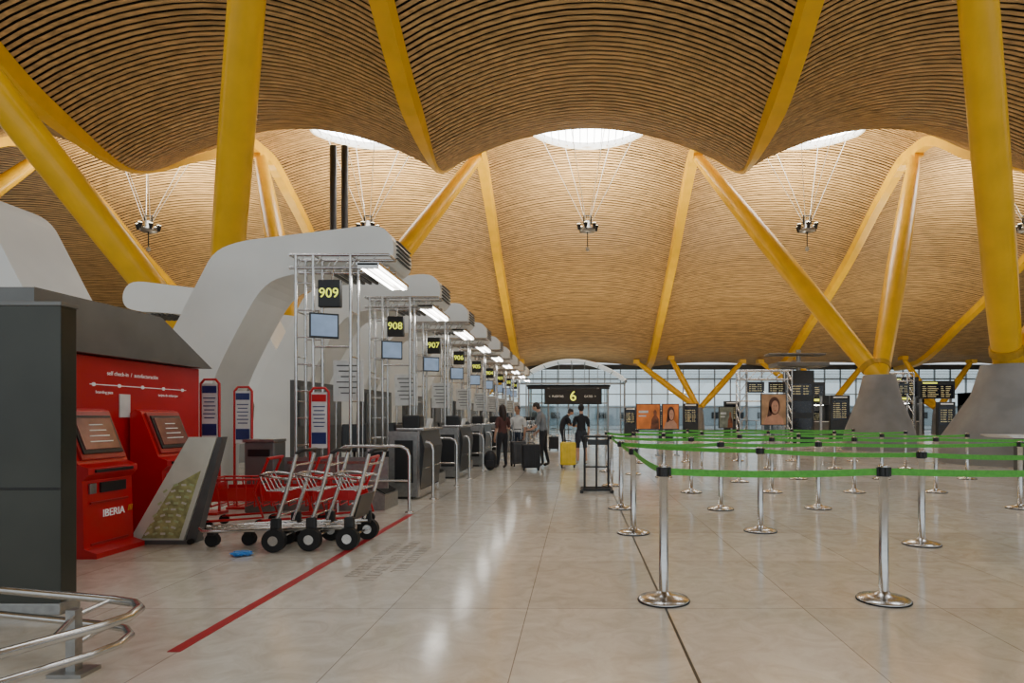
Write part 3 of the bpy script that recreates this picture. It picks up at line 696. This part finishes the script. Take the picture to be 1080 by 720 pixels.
# ---------------------------------------------------------------- people
def human(name, x, y, heading, h, top, bottom, skinc, hairc, shoe, pose=None, longhair=False, sleeves=False, shorts=False, female=False, turn=0.0):
    J = {'pelvis': (0, 0, .96), 'waist': (0, .0, 1.10), 'chest': (0, .0, 1.30), 'nb': (0, -.01, 1.44), 'neck': (0, .0, 1.52), 'h1': (0, .02, 1.59), 'h2': (0, .03, 1.665), 'h3': (0, .015, 1.725)}
    sw = .165 if female else .19
    for s, t in ((-1, 'l'), (1, 'r')):
        J.update({t+'sh': (s*sw, -.01, 1.41), t+'el': (s*(sw+.055), -.03, 1.13), t+'wr': (s*(sw+.06), .05, .89), t+'ha': (s*(sw+.055), .07, .82),
                  t+'hip': (s*.09, 0, .90), t+'kn': (s*.10, .02, .50), t+'an': (s*.105, -.02, .09), t+'to': (s*.12, .13, .035)})
    J.update(pose or {})
    R = {'pelvis': (.155, .105), 'waist': (.125 if female else .145, .095), 'chest': (.15 if female else .17, .11), 'nb': (.09, .075), 'neck': (.052, .055), 'h1': (.062, .072), 'h2': (.078, .095), 'h3': (.058, .07)}
    for t in 'lr': R.update({t+'sh': (.062, .065), t+'el': (.042, .044), t+'wr': (.027, .03), t+'ha': (.036, .022), t+'hip': (.092, .10), t+'kn': (.058, .062), t+'an': (.038, .042), t+'to': (.042, .03)})
    E = [('pelvis', 'waist', 'T'), ('waist', 'chest', 'T'), ('chest', 'nb', 'T'), ('nb', 'neck', 'N'), ('neck', 'h1', 'N'), ('h1', 'h2', 'N'), ('h2', 'h3', 'N')]
    for t in 'lr': E += [('chest', t+'sh', 'T'), (t+'sh', t+'el', 'U'), (t+'el', t+'wr', 'F'), (t+'wr', t+'ha', 'N'), ('pelvis', t+'hip', 'B'), (t+'hip', t+'kn', 'B'), (t+'kn', t+'an', 'S'), (t+'an', t+'to', 'O')]
    names = list(J); V = [Vector(J[n]) for n in names]; ed = [(names.index(a), names.index(b)) for a, b, _ in E]
    me = bpy.data.meshes.new('sk'); me.from_pydata(V, ed, []); ob = bpy.data.objects.new('sk', me); C.scene.collection.objects.link(ob)
    C.view_layer.objects.active = ob
    sm = ob.modifiers.new('skin', 'SKIN'); sm.use_smooth_shade = True
    if not me.skin_vertices:
        bm = bmesh.new(); bm.from_mesh(me); bm.verts.layers.skin.verify(); bm.to_mesh(me); bm.free()
    for i, n in enumerate(names):
        sv = me.skin_vertices[0].data[i]; sv.radius = R[n]; sv.use_root = (n == 'pelvis')
    ss = ob.modifiers.new('sub', 'SUBSURF'); ss.levels = 2; ss.render_levels = 2
    dg = C.evaluated_depsgraph_get(); ev = ob.evaluated_get(dg); m2 = bpy.data.meshes.new_from_object(ev)
    tint = {'T': top, 'U': top, 'F': top if sleeves else skinc, 'N': skinc, 'B': bottom, 'S': skinc if shorts else bottom, 'O': shoe}
    mb = MB(); mb.v = [v.co.copy() for v in m2.vertices]
    for p in m2.polygons:
        c = p.center; best = None; bd = 9
        for (a, b, l) in E:
            A = Vector(J[a]); B = Vector(J[b]); AB = B-A; t = max(0, min(1, (c-A).dot(AB)/AB.length_squared)); d = (c-A-AB*t).length
            rr = R[a][0]+(R[b][0]-R[a][0])*t; q = d/rr
            if q < bd: bd = q; best = (l, t)
        l, t = best; mm = tint[l]
        if l == 'N' and c.z < J['nb'][2]+.03 and abs(c.x) < .13 and c.z > J['chest'][2]: mm = top
        if l == 'T' and c.z < J['pelvis'][2]+.03: mm = bottom
        if l == 'O' or (l == 'S' and t > .93): mm = shoe
        mb.f.append(list(p.vertices)); mb.m.append(mb.mi(mm)); mb.s.append(True)
    bpy.data.objects.remove(ob)
    H = Vector(J['h2']); up = (Vector(J['h3'])-Vector(J['h1'])).normalized(); tilt = math.atan2(-(up.y-.1), up.z)
    HM = Matrix.Translation(H) @ Matrix.Rotation(turn, 4, 'Z') @ Matrix.Rotation(tilt*.8, 4, 'X')
    eye = mat('eye_white', (.75, .73, .7), .3)
    mb.ell((0, .005, .01), (.077, .096, .118), skinc, 16, 12, M=HM)
    mb.ell((0, .098, -.012), (.013, .018, .022), skinc, 8, 6, M=HM); mb.ell((0, .088, -.055), (.024, .01, .008), mat('lips', (.4, .12, .1), .5), 8, 6, M=HM)
    for s in (-1, 1):
        mb.ell((s*.031, .084, .012), (.014, .009, .008), eye, 8, 6, M=HM); mb.ell((s*.031, .092, .012), (.006, .004, .006), BLACK, 6, 5, M=HM)
        mb.ell((s*.079, .0, -.005), (.011, .02, .032), skinc, 8, 6, M=HM)
        mb.ell((s*.031, .088, .033), (.017, .005, .004), hairc, 6, 5, M=HM)
    mb.ell((0, -.014, .035), (.088, .102, .105), hairc, 16, 12, M=HM, rot=(.25, 0, 0), zmin=-.35)
    mb.ell((0, -.045, -.01), (.078, .068, .085), hairc, 12, 8, M=HM)
    if longhair:
        mb.tube([HM @ Vector((0, -.05, .04)), HM @ Vector((0, -.085, -.06)), HM @ Vector((0, -.10, -.18)), HM @ Vector((0, -.11, -.30)), HM @ Vector((0, -.10, -.36))], [.07, .085, .09, .07, .02], hairc, 12)
        for s in (-1, 1): mb.tube([HM @ Vector((s*.06, 0, .05)), HM @ Vector((s*.085, -.02, -.04)), HM @ Vector((s*.08, -.04, -.16)), HM @ Vector((s*.07, -.06, -.24))], [.03, .03, .03, .01], hairc, 8)
    for t, s in (('l', -1), ('r', 1)):
        W = Vector(J[t+'wr']); P = Vector(J[t+'ha']); d = (P-W).normalized(); f = Vector((0, 1, 0)); f = (f-d*f.dot(d)).normalized()
        if abs(d.y) > .85: f = Vector((0, 0, 1)); f = (f-d*f.dot(d)).normalized()
        inn = Vector((-s, 0, 0))
        for i, L in enumerate((.072, .082, .077, .06)):
            o = P+f*(.027-.018*i)+d*.015
            mb.tube([o-d*.02, o+d*L*.45, o+d*L*.75+inn*.01, o+d*L+inn*.025], [.010, .0095, .0085, .006], skinc, 6)
        o = P+f*.028-d*.03; mb.tube([o, o+f*.022+d*.02+inn*.01, o+f*.03+d*.05+inn*.015], [.011, .010, .007], skinc, 6)
    if not sleeves:
        for t in 'lr':
            A = Vector(J[t+'sh']); B = Vector(J[t+'el']); mb.tube([A.lerp(B, .2), A.lerp(B, .72)], [.064, .062], top, 12, caps=False)
    if shorts:
        for t in 'lr':
            A = Vector(J[t+'hip']); B = Vector(J[t+'kn']); mb.tube([A.lerp(B, -.1), A.lerp(B, .55)], [.100, .094], bottom, 14, caps=False)
    return mb.obj(name, (x, y, 0), heading, scale=h/1.76)
SK1 = mat('skin_light', (.60, .34, .23), .5, 0, .05); SK2 = mat('skin_tan', (.42, .22, .13), .5, 0, .05)
HD = mat('dark_brown_hair', (.03, .016, .01), .5, 0, .3, 30); HB = mat('black_hair', (.012, .010, .01), .5, 0, .3, 30)
TG = mat('grey_tshirt_cotton', (.20, .21, .22), .85); TB = mat('black_cotton', (.022, .022, .026), .85); TW = mat('white_shirt_cotton', (.7, .7, .68), .85); JN = mat('dark_denim', (.03, .04, .07), .85)
BR = mat('rust_blouse', (.10, .035, .03), .8); SH = mat('shoe_leather', (.05, .04, .035), .5); SHW = mat('white_sneaker', (.6, .6, .6), .6)
SHO = mat('charcoal_shorts', (.04, .04, .05), .85)
x, y = G(530, 494); human('woman_standing', x, y, .75, 1.66, BR, TB, SK1, HD, SH, longhair=True, female=True,
    pose={'rel': (.24, .02, 1.16), 'rwr': (.16, .22, 1.12), 'rha': (.12, .28, 1.13), 'lkn': (-.1, .05, .5), 'lan': (-.12, .06, .09), 'lto': (-.13, .2, .035)})
x, y = G(546, 489); human('man_in_white_shirt', x, y, 2.8, 1.66, TW, JN, SK2, HB, SH, pose={'rel': (.26, .05, 1.15), 'rwr': (.18, .24, 1.08), 'rha': (.15, .31, 1.07)})
x, y = G(573, 492); human('man_in_grey_tshirt', x, y, 1.35, 1.78, TG, TB, SK1, HD, SH,
    pose={'chest': (0, .05, 1.29), 'nb': (0, .09, 1.42), 'neck': (0, .12, 1.49), 'h1': (0, .16, 1.55), 'h2': (0, .20, 1.61), 'h3': (0, .215, 1.67), 'lsh': (-.19, .06, 1.39), 'rsh': (.19, .06, 1.39),
          'lel': (-.25, .10, 1.12), 'lwr': (-.22, .30, 1.0), 'lha': (-.21, .37, .98), 'rel': (.25, .06, 1.12), 'rwr': (.25, .22, .95), 'rha': (.25, .28, .90), 'ran': (.12, -.12, .09), 'rto': (.13, .03, .035), 'rkn': (.11, -.02, .5)})
x, y = G(593, 480); human('man_in_dark_shirt', x, y, -1.3, 1.74, TB, TB, SK2, HB, SH,
    pose={'chest': (0, .10, 1.27), 'nb': (0, .17, 1.39), 'neck': (0, .22, 1.45), 'h1': (0, .27, 1.50), 'h2': (0, .31, 1.55), 'h3': (0, .34, 1.61), 'lsh': (-.19, .14, 1.36), 'rsh': (.19, .14, 1.36),
          'lel': (-.24, .26, 1.12), 'lwr': (-.20, .46, 1.06), 'lha': (-.19, .53, 1.05), 'rel': (.24, .26, 1.12), 'rwr': (.20, .46, 1.06), 'rha': (.19, .53, 1.05), 'lkn': (-.1, .12, .5), 'lan': (-.1, .18, .09), 'lto': (-.12, .32, .035)})
x, y = G(613, 490); human('woman_in_shorts', x, y, .15, 1.70, TB, SHO, SK1, HB, SHW, longhair=False, female=True, shorts=True,
    pose={'lel': (-.23, .0, 1.14), 'lwr': (-.12, .17, 1.15), 'lha': (-.08, .22, 1.17), 'rkn': (.12, .03, .5), 'ran': (.15, .0, .09), 'rto': (.18, .14, .035)})
x, y = G(560, 496); suitcase(x, y, BSC, .2, .46, .60); x, y = G(549, 493); suitcase(x-.1, y+.5, GSC, .5)
x, y = G(599, 493); suitcase(x, y, YSC, .1, .42, .62); x, y = G(584, 475); suitcase(x, y, BSC, .1, .4, .5)
x, y = G(517, 496)
mb = MB(); mb.ell((0, 0, .26), (.17, .12, .26), BSC, 14, 10); mb.box((0, -.11, .18), (.2, .06, .18), BSC, bev=.02); mb.tube([(-.06, .1, .45), (-.09, .17, .3), (-.07, .12, .1)], .015, BLACK, 6); mb.tube([(.06, .1, .45), (.09, .17, .3), (.07, .12, .1)], .015, BLACK, 6); mb.obj('backpack', (x, y, 0))

# ---------------------------------------------------------------- lights
def area(name, loc, rot, size, sy, energy, col):
    l = bpy.data.lights.new(name, 'AREA'); l.shape = 'RECTANGLE'; l.size = size; l.size_y = sy; l.energy = energy; l.color = col
    o = bpy.data.objects.new(name, l); C.scene.collection.objects.link(o); o.location = loc; o.rotation_euler = rot
    return o
for k in (-2, -1, 0, 1, 2):
    area('uplight', (.5+12*k, 35.4, 12.3), (math.pi, 0, 0), 1.0, 1.0, 1300, (1, .90, .68))
    area('uplight', (.5+12*k, 43, 4.5), (math.pi-.1, 0, 0), 2.0, 1.0, 520, (1, .90, .70))
w = bpy.data.worlds.new('World'); C.scene.world = w; w.use_nodes = True
bg = w.node_tree.nodes['Background']; bg.inputs[0].default_value = (.86, .94, 1.0, 1); bg.inputs[1].default_value = 1.15

# ---------------------------------------------------------------- camera
cam = bpy.data.cameras.new('camera'); co = bpy.data.objects.new('camera', cam); C.scene.collection.objects.link(co)
co.location = (0, 0, CZ); co.rotation_euler = (math.pi/2, 0, 0)
cam.sensor_width = 36; cam.lens = 22; cam.shift_x = -70/1080; cam.shift_y = 80/1080; cam.clip_end = 400
C.scene.camera = co
